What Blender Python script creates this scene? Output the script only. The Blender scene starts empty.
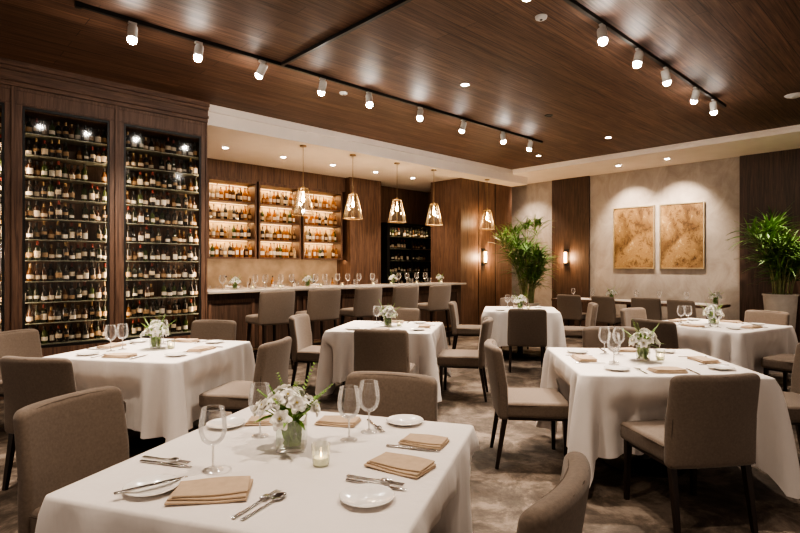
import bpy, math, random
from mathutils import Vector, Matrix
random.seed(7)
sc = bpy.context.scene
C = sc.collection
PI = math.pi
rad = math.radians
CAMH = 1.45
HEAD = 46.4
FX, FY = math.cos(rad(HEAD)), math.sin(rad(HEAD))
RX, RY = FY, -FX
def W(lat, d): return (d*FX+lat*RX, d*FY+lat*RY)
def pix(px, py, z):
    d = (CAMH-z)*533.3/(py-266.5)
    return W((px-400)/533.3*d, d)

# ------------------------------------------------------------------ materials
def newmat(name):
    m = bpy.data.materials.new(name); m.use_nodes = True
    nt = m.node_tree; b = nt.nodes['Principled BSDF']
    return m, nt, b
def coords(nt, scale=(1,1,1), rot=(0,0,0)):
    tc = nt.nodes.new('ShaderNodeTexCoord'); mp = nt.nodes.new('ShaderNodeMapping')
    mp.inputs['Scale'].default_value = scale; mp.inputs['Rotation'].default_value = rot
    nt.links.new(tc.outputs['Object'], mp.inputs['Vector'])
    return mp.outputs['Vector']
def noise(nt, vec, scale, detail=4, dist=0, rough=.5):
    n = nt.nodes.new('ShaderNodeTexNoise'); n.inputs['Scale'].default_value = scale
    n.inputs['Detail'].default_value = detail; n.inputs['Distortion'].default_value = dist
    n.inputs['Roughness'].default_value = rough
    nt.links.new(vec, n.inputs['Vector']); return n.outputs['Fac']
def ramp(nt, fac, stops):
    r = nt.nodes.new('ShaderNodeValToRGB')
    e = r.color_ramp.elements
    e[0].position = stops[0][0]; e[0].color = (*stops[0][1], 1)
    e[1].position = stops[-1][0]; e[1].color = (*stops[-1][1], 1)
    for p, c in stops[1:-1]:
        q = e.new(p); q.color = (*c, 1)
    nt.links.new(fac, r.inputs['Fac']); return r.outputs['Color']
def bump(nt, b, h, strength, dist=.01):
    n = nt.nodes.new('ShaderNodeBump'); n.inputs['Strength'].default_value = strength
    n.inputs['Distance'].default_value = dist
    nt.links.new(h, n.inputs['Height']); nt.links.new(n.outputs['Normal'], b.inputs['Normal'])
def sc3(c, k): return tuple(min(1, x*k) for x in c)
def basic(name, col, rough=.5, metal=0, var=.12, ns=18, bs=0, bsc=120, bd=.002, sheen=0, coat=0):
    m, nt, b = newmat(name)
    v = coords(nt)
    nt.links.new(ramp(nt, noise(nt, v, ns), [(.3, sc3(col, 1-var)), (.7, sc3(col, 1+var))]), b.inputs['Base Color'])
    b.inputs['Roughness'].default_value = rough; b.inputs['Metallic'].default_value = metal
    if bs: bump(nt, b, noise(nt, v, bsc, 3), bs, bd)
    if sheen: b.inputs['Sheen Weight'].default_value = sheen
    if coat: b.inputs['Coat Weight'].default_value = coat
    return m
def wood(name, c1, c2, scale, rough=.4, planks=None):
    m, nt, b = newmat(name)
    v = coords(nt, scale)
    g = noise(nt, v, 3.0, 9, 1.2, .66)
    col = ramp(nt, g, [(.34, c1), (.5, tuple((a*.55+c*.45) for a, c in zip(c1, c2))), (.66, c2)])
    if planks:
        br = nt.nodes.new('ShaderNodeTexBrick')
        br.inputs['Scale'].default_value = 1; br.inputs['Brick Width'].default_value = planks[0]
        br.inputs['Row Height'].default_value = planks[1]; br.inputs['Mortar Size'].default_value = .004
        br.inputs['Color1'].default_value = (1,1,1,1); br.inputs['Color2'].default_value = (.70,.68,.66,1)
        br.inputs['Mortar'].default_value = (.35,.35,.35,1)
        nt.links.new(coords(nt), br.inputs['Vector'])
        mx = nt.nodes.new('ShaderNodeMix'); mx.data_type = 'RGBA'; mx.blend_type = 'MULTIPLY'
        mx.inputs[0].default_value = 1
        nt.links.new(col, mx.inputs[6]); nt.links.new(br.outputs['Color'], mx.inputs[7])
        col = mx.outputs[2]
    nt.links.new(col, b.inputs['Base Color'])
    b.inputs['Roughness'].default_value = rough
    bump(nt, b, g, .06, .002)
    return m
def emit(name, col, s):
    m, nt, b = newmat(name)
    b.inputs['Base Color'].default_value = (*col, 1)
    b.inputs['Emission Color'].default_value = (*col, 1); b.inputs['Emission Strength'].default_value = s
    return m
def glass(name, tint=(1,1,1), k=1.0, base=0.0, gl=(1,1,1), diff=.35, blend=.28):
    # clear at the centre, reflective towards the edges, where white diffuse imitates bright highlights
    m = bpy.data.materials.new(name); m.use_nodes = True
    nt = m.node_tree; nt.nodes.clear()
    o = nt.nodes.new('ShaderNodeOutputMaterial'); mx = nt.nodes.new('ShaderNodeMixShader')
    t = nt.nodes.new('ShaderNodeBsdfTransparent'); t.inputs['Color'].default_value = (*tint, 1)
    g = nt.nodes.new('ShaderNodeBsdfGlossy'); g.inputs['Roughness'].default_value = .06
    g.inputs['Color'].default_value = (*gl, 1)
    df = nt.nodes.new('ShaderNodeBsdfDiffuse'); df.inputs['Color'].default_value = (*sc3(gl,.9), 1)
    m2 = nt.nodes.new('ShaderNodeMixShader'); m2.inputs[0].default_value = diff
    nt.links.new(g.outputs[0], m2.inputs[1]); nt.links.new(df.outputs[0], m2.inputs[2])
    lw = nt.nodes.new('ShaderNodeLayerWeight'); lw.inputs['Blend'].default_value = blend
    ma = nt.nodes.new('ShaderNodeMath'); ma.operation = 'MULTIPLY_ADD'
    ma.inputs[1].default_value = k; ma.inputs[2].default_value = base; ma.use_clamp = True
    nt.links.new(lw.outputs['Fresnel'], ma.inputs[0]); nt.links.new(ma.outputs[0], mx.inputs[0])
    nt.links.new(t.outputs[0], mx.inputs[1]); nt.links.new(m2.outputs[0], mx.inputs[2])
    nt.links.new(mx.outputs[0], o.inputs['Surface'])
    return m
def liquor(name, col):
    m, nt, b = newmat(name)
    v = coords(nt)
    nt.links.new(ramp(nt, noise(nt, v, 9), [(.3, sc3(col,.8)), (.7, sc3(col,1.2))]), b.inputs['Base Color'])
    b.inputs['Roughness'].default_value = .08
    t = nt.nodes.new('ShaderNodeBsdfTransparent'); t.inputs['Color'].default_value = (*sc3(col, 1.8), 1)
    mx = nt.nodes.new('ShaderNodeMixShader'); mx.inputs[0].default_value = .45
    o = nt.nodes['Material Output']
    nt.links.new(b.outputs[0], mx.inputs[1]); nt.links.new(t.outputs[0], mx.inputs[2])
    nt.links.new(mx.outputs[0], o.inputs['Surface'])
    return m

def floor_mat():
    m, nt, b = newmat('mottled_floor')
    v = coords(nt)
    a = noise(nt, v, 2.6, 13, .4, .76)
    c = ramp(nt, a, [(.36, (.040,.030,.023)), (.46, (.078,.060,.046)), (.515, (.120,.094,.074)), (.565, (.190,.153,.123)), (.66, (.245,.202,.165))])
    nt.links.new(c, b.inputs['Base Color'])
    r = ramp(nt, noise(nt, v, 5, 4), [(.3, (.55,)*3), (.7, (.8,)*3)])
    nt.links.new(r, b.inputs['Roughness'])
    bump(nt, b, noise(nt, v, 60, 4), .2, .003)
    return m
def art_mat(name, sx):
    m, nt, b = newmat(name)
    v = coords(nt, (1, 1, .8))
    a = noise(nt, v, 5.5+sx, 14, .25, .86)
    c = ramp(nt, a, [(.36, (.07,.035,.016)), (.45, (.21,.118,.050)), (.50, (.40,.25,.112)), (.55, (.31,.18,.075)), (.63, (.66,.48,.25))])
    g = ramp(nt, noise(nt, v, 1.9+sx, 4, .6), [(.36,(.42,.37,.33)), (.58,(1.0,1.0,1.0))])
    mx = nt.nodes.new('ShaderNodeMix'); mx.data_type = 'RGBA'; mx.blend_type = 'MULTIPLY'; mx.inputs[0].default_value = 1
    nt.links.new(c, mx.inputs[6]); nt.links.new(g, mx.inputs[7])
    nt.links.new(mx.outputs[2], b.inputs['Base Color'])
    b.inputs['Roughness'].default_value = .5; b.inputs['Metallic'].default_value = .1
    bump(nt, b, a, .4, .01)
    return m
def plaster_mat():
    m, nt, b = newmat('grey_beige_plaster')
    v = coords(nt, (1,1,.7))
    a = noise(nt, v, 2.6, 8, .9, .66)
    nt.links.new(ramp(nt, a, [(.3,(.33,.28,.235)), (.5,(.41,.355,.305)), (.7,(.49,.435,.38))]), b.inputs['Base Color'])
    b.inputs['Roughness'].default_value = .85
    bump(nt, b, noise(nt, v, 24, 5), .25, .006)
    return m
def cloth_mat(name, col):
    m, nt, b = newmat(name)
    v = coords(nt)
    nt.links.new(ramp(nt, noise(nt, v, 3), [(.3, sc3(col,.95)), (.7, col)]), b.inputs['Base Color'])
    b.inputs['Roughness'].default_value = .85; b.inputs['Sheen Weight'].default_value = .1
    bump(nt, b, noise(nt, coords(nt,(1,1,.35)), 5.5, 4, .5, .5), .60, .020)
    return m

M = {}
M['ceil'] = wood('walnut_ceiling', (.064,.032,.021), (.230,.124,.079), (.4,14,14), .58, (2.6,.17))
M['wood'] = wood('walnut_panel', (.078,.042,.028), (.210,.121,.080), (9,9,.5), .5)
M['woodh'] = wood('walnut_rail', (.078,.042,.028), (.210,.121,.080), (.6,9,9), .5)
M['wooddk'] = wood('dark_walnut_panel', (.042,.024,.016), (.115,.067,.045), (10,10,.5), .5)
M['black'] = basic('black_metal', (.012,.011,.010), .45)
M['leg'] = wood('espresso_leg', (.012,.007,.005), (.030,.017,.011), (12,12,1), .35)
M['plaster'] = plaster_mat()
M['cream'] = basic('cream_ceiling_paint', (.86,.775,.695), .85, var=.03, ns=3)
M['floor'] = floor_mat()
M['uph'] = basic('taupe_upholstery', (.160,.123,.095), .78, var=.13, ns=90, bs=.35, bsc=240, bd=.0015, sheen=.2)
M['pipe'] = basic('taupe_piping', (.090,.067,.051), .8)
M['cloth'] = cloth_mat('white_linen', (.78,.735,.70))
M['nap'] = basic('pale_tan_napkin', (.49,.375,.27), .85, var=.06, ns=40, bs=.25, bsc=350, bd=.001)
M['china'] = basic('white_china', (.84,.82,.79), .15, var=.02, coat=.4)
M['steel'] = basic('polished_cutlery', (.55,.53,.51), .16, 1, var=.05)
M['brass'] = basic('aged_brass', (.42,.30,.17), .3, 1, var=.08)
M['gold'] = basic('pale_gold_frame', (.60,.50,.34), .35, .9)
M['white'] = basic('white_enamel', (.55,.53,.50), .35, var=.03)
M['stone'] = basic('beige_stone', (.50,.44,.38), .2, var=.14, ns=6)
M['tile'] = basic('backsplash_stone', (.34,.26,.19), .35, var=.25, ns=4)
M['shelfback'] = basic('amber_lit_back_panel', (.40,.28,.155), .5, var=.2, ns=5)
M['planter'] = basic('pale_concrete_planter', (.60,.55,.49), .7, var=.1, ns=8, bs=.2)
M['soil'] = basic('potting_soil', (.035,.022,.014), .95, bs=.6, bsc=60, bd=.01)
M['leaf'] = basic('palm_leaf', (.130,.240,.066), .42, var=.55, ns=5)
M['cane'] = basic('green_cane', (.22,.24,.10), .55, var=.3)
M['bleaf'] = basic('bouquet_leaf', (.18,.32,.065), .5, var=.4, ns=30)
M['petal'] = basic('white_petal', (.94,.92,.86), .6, var=.03, ns=50)
M['pistil'] = basic('yellow_stamen', (.62,.52,.18), .7)
M['glass'] = glass('clear_glass', (.985,.985,.98), .70, .05, diff=.28, blend=.33)
M['glass2'] = glass('clear_glass_stem', (.9,.9,.89), .6, .30, diff=.3, blend=.4)
M['vaseg'] = glass('clear_vase_glass', (.95,.97,.95), .55, .08, diff=.2)
M['door'] = glass('cabinet_door_glass', (.90,.89,.87), .22, .010, diff=0)
M['shelfg'] = basic('greenish_glass_shelf', (.32,.34,.285), .25, var=.05)
M['bot1'] = basic('dark_green_bottle_glass', (.018,.024,.012), .10, var=.2, coat=.5)
M['bot2'] = basic('dark_brown_bottle_glass', (.045,.019,.010), .10, var=.2, coat=.5)
M['bot3'] = basic('black_bottle_glass', (.014,.012,.011), .12, var=.2, coat=.5)
M['foil1'] = basic('red_foil', (.18,.03,.02), .35, .3)
M['foil2'] = basic('gold_foil', (.30,.21,.10), .35, .6)
M['foil3'] = basic('black_foil', (.02,.02,.02), .4)
M['lab1'] = basic('cream_paper_label', (.66,.57,.46), .7, var=.1, ns=70)
M['lab2'] = basic('white_paper_label', (.74,.69,.62), .7, var=.1, ns=70)
M['lab3'] = basic('tan_paper_label', (.36,.25,.15), .7, var=.15, ns=70)
M['liq1'] = liquor('amber_liquor_glass', (.45,.21,.055))
M['liq2'] = liquor('clear_liquor_glass', (.56,.48,.36))
M['liq3'] = liquor('brown_liquor_glass', (.16,.07,.02))
M['liq4'] = liquor('green_liquor_glass', (.10,.14,.05))
M['spotem'] = emit('spotlight_lens', (1,.94,.86), 140)
M['downem'] = emit('downlight_lens', (1,.89,.76), 55)
M['bulb'] = emit('warm_bulb', (1,.72,.42), 28)
M['sconce'] = emit('amber_sconce_glass', (1,.56,.24), 6)
M['led'] = emit('warm_led_strip', (1,.68,.38), 1.6)
M['pend'] = glass('pendant_glass', (.97,.95,.90), .22, .045, (1,.95,.86), diff=.12, blend=.25)
M['candle'] = emit('candle_wax', (.80,.78,.62), .03)
M['flame'] = emit('candle_flame', (1,.62,.25), 8)
M['votg'] = glass('pale_votive_glass', (.95,.97,.90), .65, .09, diff=.25)

# ------------------------------------------------------------------ mesh builder
class MB:
    def __init__(s): s.v=[]; s.f=[]; s.m=[]; s.mi=0
    def add(s, vs, fs, X=None):
        o = len(s.v)
        for p in vs:
            p = Vector(p)
            if X is not None: p = X @ p
            s.v.append(tuple(p))
        for f in fs: s.f.append(tuple(o+i for i in f)); s.m.append(s.mi)
        return s
    def box(s, x0,x1,y0,y1,z0,z1, X=None):
        vs = [(x0,y0,z0),(x1,y0,z0),(x1,y1,z0),(x0,y1,z0),(x0,y0,z1),(x1,y0,z1),(x1,y1,z1),(x0,y1,z1)]
        return s.add(vs, [(0,3,2,1),(4,5,6,7),(0,1,5,4),(1,2,6,5),(2,3,7,6),(3,0,4,7)], X)
    def tube(s, pts, r, n=8, phase=0, X=None):
        pts = [Vector(p) for p in pts]; k = len(pts)
        rs = r if isinstance(r, (list,tuple)) else [r]*k
        vs = []; fs = []
        t0 = (pts[1]-pts[0]).normalized()
        up = Vector((0,1,0)) if abs(t0.z) > .7 else Vector((0,0,1))
        for i, p in enumerate(pts):
            t = (pts[min(i+1,k-1)]-pts[max(i-1,0)]).normalized()
            a = up.cross(t).normalized(); b = t.cross(a)
            for j in range(n):
                an = phase + 2*PI*j/n
                vs.append(p + (a*math.cos(an)+b*math.sin(an))*rs[i])
        for i in range(k-1):
            for j in range(n):
                j2 = (j+1) % n
                fs.append((i*n+j, i*n+j2, (i+1)*n+j2, (i+1)*n+j))
        fs.append(tuple(range(n-1,-1,-1))); fs.append(tuple((k-1)*n+j for j in range(n)))
        return s.add(vs, fs, X)
    def lathe(s, prof, n=16, c=(0,0,0), X=None, capb=True, capt=False, a0=0, a1=2*PI):
        vs = []; fs = []; full = abs(a1-a0-2*PI) < 1e-6
        m = n if full else n+1
        for r, z in prof:
            for j in range(m):
                an = a0+(a1-a0)*j/n
                vs.append((c[0]+r*math.cos(an), c[1]+r*math.sin(an), c[2]+z))
        for i in range(len(prof)-1):
            for j in range(n):
                j2 = (j+1) % m
                fs.append((i*m+j, i*m+j2, (i+1)*m+j2, (i+1)*m+j))
        if full and capb: fs.append(tuple(range(m-1,-1,-1)))
        if full and capt: fs.append(tuple((len(prof)-1)*m+j for j in range(m)))
        return s.add(vs, fs, X)
    def rbox(s, c, size, r, k=3, n=4, fn=None, X=None):
        h = [x/2 for x in size]; r = min(r, min(h)*.999)
        cs = []
        for a in range(3):
            inn = h[a]-r; L = []
            for j in range(k+1): L.append(-inn - r*math.tan(rad(45*(k-j)/k)))
            for j in range(1, n): L.append(-inn+2*inn*j/n)
            for j in range(k+1): L.append(inn + r*math.tan(rad(45*j/k)))
            cs.append(L)
        D = {}; vs = []; fs = []
        def vid(p):
            key = tuple(round(q,6) for q in p)
            if key not in D:
                inn = [max(-(h[a]-r), min(h[a]-r, p[a])) for a in range(3)]
                dv = Vector([p[a]-inn[a] for a in range(3)])
                if dv.length > 1e-9: dv = dv.normalized()*r
                q = Vector(inn)+dv+Vector(c)
                if fn: q = Vector(fn(q.x,q.y,q.z))
                D[key] = len(vs); vs.append(q)
            return D[key]
        for a in range(3):
            b, d = (a+1)%3, (a+2)%3
            for sg in (-1,1):
                for i in range(len(cs[b])-1):
                    for j in range(len(cs[d])-1):
                        q = []
                        for ii, jj in ((i,j),(i+1,j),(i+1,j+1),(i,j+1)):
                            p = [0,0,0]; p[a] = sg*h[a]; p[b] = cs[b][ii]; p[d] = cs[d][jj]
                            q.append(vid(p))
                        if len(set(q)) < 3: continue
                        fs.append(tuple(q) if sg > 0 else tuple(q[::-1]))
        return s.add(vs, fs, X)
    def patch(s, rows, X=None):
        n = len(rows[0]); vs = [p for r_ in rows for p in r_]
        fs = [(i*n+j, i*n+j+1, (i+1)*n+j+1, (i+1)*n+j) for i in range(len(rows)-1) for j in range(n-1)]
        return s.add(vs, fs, X)
    def build(s, name, mats, parent=None, smooth=True, ang=38):
        me = bpy.data.meshes.new(name); me.from_pydata(s.v, [], s.f)
        if not isinstance(mats, (list,tuple)): mats = [mats]
        for m in mats: me.materials.append(M[m])
        me.polygons.foreach_set('material_index', s.m)
        if smooth:
            me.polygons.foreach_set('use_smooth', [True]*len(s.f))
            me.set_sharp_from_angle(angle=rad(ang))
        me.update()
        o = bpy.data.objects.new(name, me); C.objects.link(o)
        if parent: o.parent = parent
        return o
def T(x,y,z): return Matrix.Translation((x,y,z))
def RZ(a): return Matrix.Rotation(a,4,'Z')
def tag(o, label, cat, group=None):
    o['label'] = label; o['category'] = cat
    if group: o['group'] = group
    elif 'group' in o.keys(): del o['group']
    return o
def thing(name, label, cat, loc=(0,0,0), rz=0, group=None):
    o = bpy.data.objects.new(name, None); C.objects.link(o); o.empty_display_size = .1
    o.location = loc; o.rotation_euler = (0,0,rz)
    return tag(o, label, cat, group)
def struct(o): o['kind'] = 'structure'; return o
def copy_tree(o, parent=None):
    c = o.copy(); C.objects.link(c); c.parent = parent
    for ch in list(o.children): copy_tree(ch, c)
    return c
class Proto:
    def __init__(s, root): s.root = root; s.used = False
    def put(s, loc, rz, label, group=None, scale=None):
        o = copy_tree(s.root) if s.used else s.root
        s.used = True
        o.location = loc; o.rotation_euler = (0,0,rz)
        o.scale = scale or (1,1,1)
        o['label'] = label
        if group: o['group'] = group
        elif 'group' in o.keys(): del o['group']
        return o
def light(kind, loc, power, col=(1,.80,.60), target=None, **kw):
    l = bpy.data.lights.new('lamp_light', kind); l.energy = power; l.color = col
    for k, v in kw.items(): setattr(l, k, v)
    o = bpy.data.objects.new('lamp_light', l); C.objects.link(o); o.location = loc
    if target is not None:
        dv = Vector(target)-Vector(loc); o.rotation_euler = dv.to_track_quat('-Z','Y').to_euler()
    return o

# ------------------------------------------------------------------ setting
H = 3.7
struct(MB().box(-3,12.1,-3,9.85,-.1,0).build('floor','floor',smooth=False))
struct(MB().box(-3,10.45,-3,7.2,H,H+.1).build('ceiling','ceil',smooth=False))
struct(MB().box(10.45,12.1,-3,7.2,3.6,H+.1).box(11.1,12.1,7.2,9.85,3.6,H+.1).box(10.41,10.45,-3,7.16,3.66,H).build('ceiling','cream',smooth=False))
struct(MB().box(3.16,11.1,7.2,9.85,3.42,H+.1).box(3.16,10.45,7.17,7.2,3.60,H).build('ceiling','cream',smooth=False))
struct(MB().box(-3,3.16,7.62,7.75,0,H+.1).box(3.04,3.16,7.75,9.75,0,H).build('wall_left','wood',smooth=False))
struct(MB().box(-3,-.075,7.2,7.62,0,H).build('wall_left_panel','wood',smooth=False))
struct(MB().box(3.04,12.1,9.75,9.85,0,H+.1).build('wall_bar','wood',smooth=False))
struct(MB().box(9.15,11.1,7.65,8.56,0,3.42).box(10.3,11.1,8.56,9.75,0,3.42).build('wall_middle','wood',smooth=False))
struct(MB().box(7.3,8.2,9.25,9.75,0,3.42).build('wall_bar_pier','wood',smooth=False))
struct(MB().box(12,12.1,-3,9.75,0,H).build('wall_right','plaster',smooth=False))
struct(MB().box(11.95,12,6.06,7.04,0,3.6).build('trim_1','wooddk',smooth=False))
struct(MB().box(11.95,12,.2,2.96,0,3.6).build('trim_2','wooddk',smooth=False))
struct(MB().box(11.975,12,2.96,6.06,0,.14).box(11.975,12,7.04,9.75,0,.14).build('baseboard_right','wooddk',smooth=False))
struct(MB().box(9.15,11.1,7.63,7.65,0,.12).build('baseboard_middle','wooddk',smooth=False))
for k, xx in enumerate((9.78, 10.42)):
    struct(MB().box(xx,xx+.012,7.644,7.65,.12,3.42).build('trim_%d'%(k+3),'black',smooth=False))
mb = MB()
for (y, z0, z1) in ((7.17,3.44,3.485),(7.135,3.485,3.52),(7.165,3.52,3.60),(7.14,3.60,3.64),(7.11,3.64,3.70)):
    mb.box(-3,3.16,y,7.62,z0,z1)
struct(mb.build('trim_5','woodh',smooth=False))

# ------------------------------------------------------------------ wine cabinets
NR = 11; Z0 = .56; DZ = .24
def bottle_proto(h, r, glassm, foil, lab, shape='bordeaux', l0=.16, l1=.44):
    root = thing('wine_bottle', 'wine bottle', 'wine bottle')
    mb = MB()
    if shape == 'bordeaux':
        p = [(r*.9,0),(r,.008),(r,h*.60),(r*.93,h*.66),(r*.55,h*.735),(r*.40,h*.78)]
    else:
        p = [(r*.9,0),(r,.008),(r,h*.45),(r*.9,h*.54),(r*.6,h*.67),(r*.42,h*.76)]
    mb.lathe(p, 12)
    mb.mi = 1
    mb.lathe([(r*.42,h*.775),(r*.43,h*.97),(r*.46,h*.975),(r*.46,h*.995),(r*.2,h)], 12, capb=False, capt=True)
    mb.build('bottle_body', [glassm, foil], root)
    MB().lathe([(r*1.015,h*l0),(r*1.015,h*l1)], 10, a0=-PI*.98, a1=-PI*.02).build('bottle_label', lab, root)
    return Proto(root)
BP = [bottle_proto(h,r,g,f,l,s,a,b) for h,r,g,f,l,s,a,b in (
    (.220,.0345,'bot1','foil1','lab1','bordeaux',.14,.48),(.220,.0345,'bot2','foil3','lab2','bordeaux',.12,.46),
    (.205,.0348,'bot3','foil3','lab2','burgundy',.12,.34),(.218,.0348,'bot1','foil3','lab3','burgundy',.18,.44),
    (.224,.0340,'bot3','foil1','lab1','bordeaux',.26,.50),(.208,.0345,'bot2','foil3','lab1','burgundy',.12,.36),
    (.220,.0325,'liq4','foil3','lab2','bordeaux',.15,.38),(.190,.0345,'liq3','foil3','lab3','burgundy',.15,.42),
    (.224,.0325,'bot1','foil3','lab2','bordeaux',.18,.34),(.220,.0345,'bot3','foil3','lab3','bordeaux',.10,.30),
    (.200,.0340,'liq3','foil2','lab1','burgundy',.16,.38),(.224,.0310,'bot3','foil2','lab3','bordeaux',.28,.44))]
ORD = ['bottom','second','third','fourth','fifth','sixth','seventh','eighth','ninth','tenth','top']
WINE = []
def wine_cabinet(x0, x1, label, short, nb, xs=None):
    t = thing('wine_cabinet', label, 'wine cabinet', ((x0+x1)/2, 7.2, 0), 0, 'built in wine cabinets')
    w = (x1-x0)/2; pw = .08
    mb = MB()
    mb.box(-w,-w+.03,.03,.4,0,3.44).box(w-.03,w,.03,.4,0,3.44).box(-w+.03,w-.03,.37,.4,.54,3.2).box(-w+.03,w-.03,.03,.4,3.2,3.44).box(-w+.03,w-.03,.05,.4,0,.54)
    mb.build('body','wood',t,False)
    mb = MB()
    mb.box(-w,-w+pw,0,.03,0,3.44).box(w-pw,w,0,.03,0,3.44).box(-w+pw,w-pw,0,.03,3.24,3.44).box(-w+pw,w-pw,0,.03,.40,.52).box(-w+pw,w-pw,0,.03,0,.12)
    mb.box(-w,-w+.022,-.014,0,0,3.44).box(w-.022,w,-.014,0,0,3.44).box(-w+.022,w-.022,-.010,0,3.25,3.27).box(-w+.022,w-.022,-.010,0,3.40,3.43)
    mb.build('face_frame','wood',t,False)
    MB().box(-w+pw+.04,w-pw-.04,.02,.045,.16,.36).build('base_panel','wood',t,False)
    d = MB().box(-w+pw+.02,w-pw-.02,.022,.027,.55,3.21).build('door','door',t,False)
    fr = MB()
    a, b = -w+pw+.003, w-pw-.003
    fr.box(a,a+.022,.004,.03,.522,3.238).box(b-.022,b,.004,.03,.522,3.238).box(a+.022,b-.022,.004,.03,3.210,3.238).box(a+.022,b-.022,.004,.03,.522,.552)
    fr.build('door_frame','black',d,False)
    MB().tube([(b-.035,-.012,1.3),(b-.035,-.02,1.32),(b-.035,-.02,1.68),(b-.035,-.012,1.70)],.006).build('handle','steel',d)
    for i in range(NR):
        MB().box(-w+.035,w-.035,.06,.365,Z0+i*DZ-.009,Z0+i*DZ).build('shelf','shelfg',t,False)
    for sx in (-1,1):
        MB().box(sx*(w-.05)-.006,sx*(w-.05)+.006,.035,.047,.6,3.15).build('led_strip','led',t,False)
        light('AREA', ((x0+x1)/2+sx*(w-.06), 7.25, 1.7), 4.6, (1,.74,.50), ((x0+x1)/2-sx*.1,7.5,1.7), shape='RECTANGLE', size=.03, size_y=2.2)
    for i in range(NR):
        lb = 'pale-labelled wine bottle, %s shelf%s, %s' % (ORD[i], '' if i in (0,10) else ' up', short)
        gp = 'wine bottles on the %s shelf of the %s' % (ORD[i], short)
        dx = (x1-x0-.13)/nb
        for k in (xs or range(nb)):
            if xs is None and random.random() < .035: continue
            p = random.choice(BP)
            s = random.uniform(.88,1.02)
            WINE.append((p,(x0+.065+dx*(k+.5), 7.2+.12+random.uniform(-.01,.08), Z0+i*DZ+.0005), random.uniform(-.9,.9), lb, gp, (1,1,s), 0 if xs is None else (1 if k == 12 else 2)))
wine_cabinet(-.075,.97,'tall dark wood wine cabinet cut off by the left edge of the photo','leftmost wine cabinet',13,[10,11,12])
wine_cabinet(.97,2.015,'wide glass-fronted walnut wine cabinet in the middle of the wine wall','middle wine cabinet',13)
wine_cabinet(2.015,3.16,'glass-fronted walnut wine cabinet next to the bar','wine cabinet next to the bar',14)

# ------------------------------------------------------------------ bar
bar = thing('bar_counter','long walnut bar with pale stone top and bar stools along it','bar',(3.165,7.2,0))
L = 5.6
MB().box(0,L,.12,.72,.0,1.065).build('bar_body','wooddk',bar,False)
mb = MB()
for k in range(7):
    a = .06+k*(L-.1)/7; b = a+(L-.1)/7-.07
    mb.box(a,b,.10,.12,.2,.25).box(a,b,.10,.12,.92,.97).box(a,a+.05,.10,.12,.25,.92).box(b-.05,b,.10,.12,.25,.92)
mb.build('front_moulding','wood',bar,False)
MB().box(0,L,.06,.12,0,.11).build('plinth','black',bar,False)
MB().rbox((L/2,.36,1.086),(L,.78,.042),.01,2,1).build('bar_top','stone',bar)
MB().tube([(.1,.02,.22),(L-.1,.02,.22)],.018,10).build('foot_rail','brass',bar)

bc = thing('back_counter','dark back counter behind the bar under the lit bottle shelves','counter',(3.165,9.08,0))
MB().box(0,4.13,.03,.65,0,.93).build('counter_body','wood',bc,False)
MB().rbox((2.065,.325,.955),(4.13,.65,.045),.008,2,1).build('counter_top','stone',bc)
struct(MB().box(3.165,7.295,9.73,9.75,.98,1.6).build('trim_6','tile',smooth=False))
UX = [(4.13,5.12,'left'),(5.16,6.13,'middle'),(6.17,7.2,'right')]
def liquor_proto(h, r, g, cap, lab, shape):
    root = thing('liquor_bottle','liquor bottle','bottle')
    mb = MB(); n = 12; X = None
    if shape == 0: p = [(r*.92,0),(r,.01),(r,h*.62),(r*.5,h*.74),(r*.32,h*.80),(r*.32,h*.93)]
    elif shape == 1: p = [(r*.95,0),(r*1.1,.015),(r*1.15,h*.3),(r*1.05,h*.48),(r*.4,h*.62),(r*.3,h*.68),(r*.3,h*.93)]
    elif shape == 2: p = [(r*.7,0),(r*.78,.01),(r*.85,h*.5),(r*.8,h*.62),(r*.35,h*.72),(r*.3,h*.93)]
    else:
        p = [(r*1.2,0),(r*1.25,.01),(r*1.25,h*.62),(r*.9,h*.70),(r*.35,h*.74),(r*.32,h*.93)]; n = 4; X = RZ(PI/4)
    mb.lathe(p, n, X=X); mb.mi = 1
    mb.lathe([(r*.38,h*.90),(r*.38,h)],10,capt=True)
    mb.build('bottle_body',[g,cap],root)
    if shape == 3: MB().box(-r*.75,r*.75,-r*.9,-r*.892,h*.18,h*.48).build('bottle_label',lab,root,False)
    else:
        rr = r*(1.02,1.17,.86)[shape]
        MB().lathe([(rr,h*.18),(rr,h*.42)],9,a0=-PI*.9,a1=-PI*.1).build('bottle_label',lab,root)
    return Proto(root)
LP = [liquor_proto(h,r,g,c,l,s) for h,r,g,c,l,s in (
  (.30,.037,'liq1','foil3','lab1',0),(.26,.033,'liq3','foil2','lab3',1),(.31,.042,'liq2','foil3','lab2',2),
  (.29,.037,'liq4','foil2','lab1',0),(.31,.040,'liq1','foil2','lab3',2),(.24,.033,'liq1','foil3','lab3',1),(.30,.037,'bot3','foil3','lab1',0),
  (.30,.037,'liq3','foil1','lab1',0),(.26,.035,'liq2','foil3','lab3',3),(.28,.035,'liq1','foil2','lab2',3),(.25,.035,'bot2','foil2','lab3',3),(.31,.036,'liq2','foil2','lab2',0))]
RN = ['bottom','second','third','top']
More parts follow.
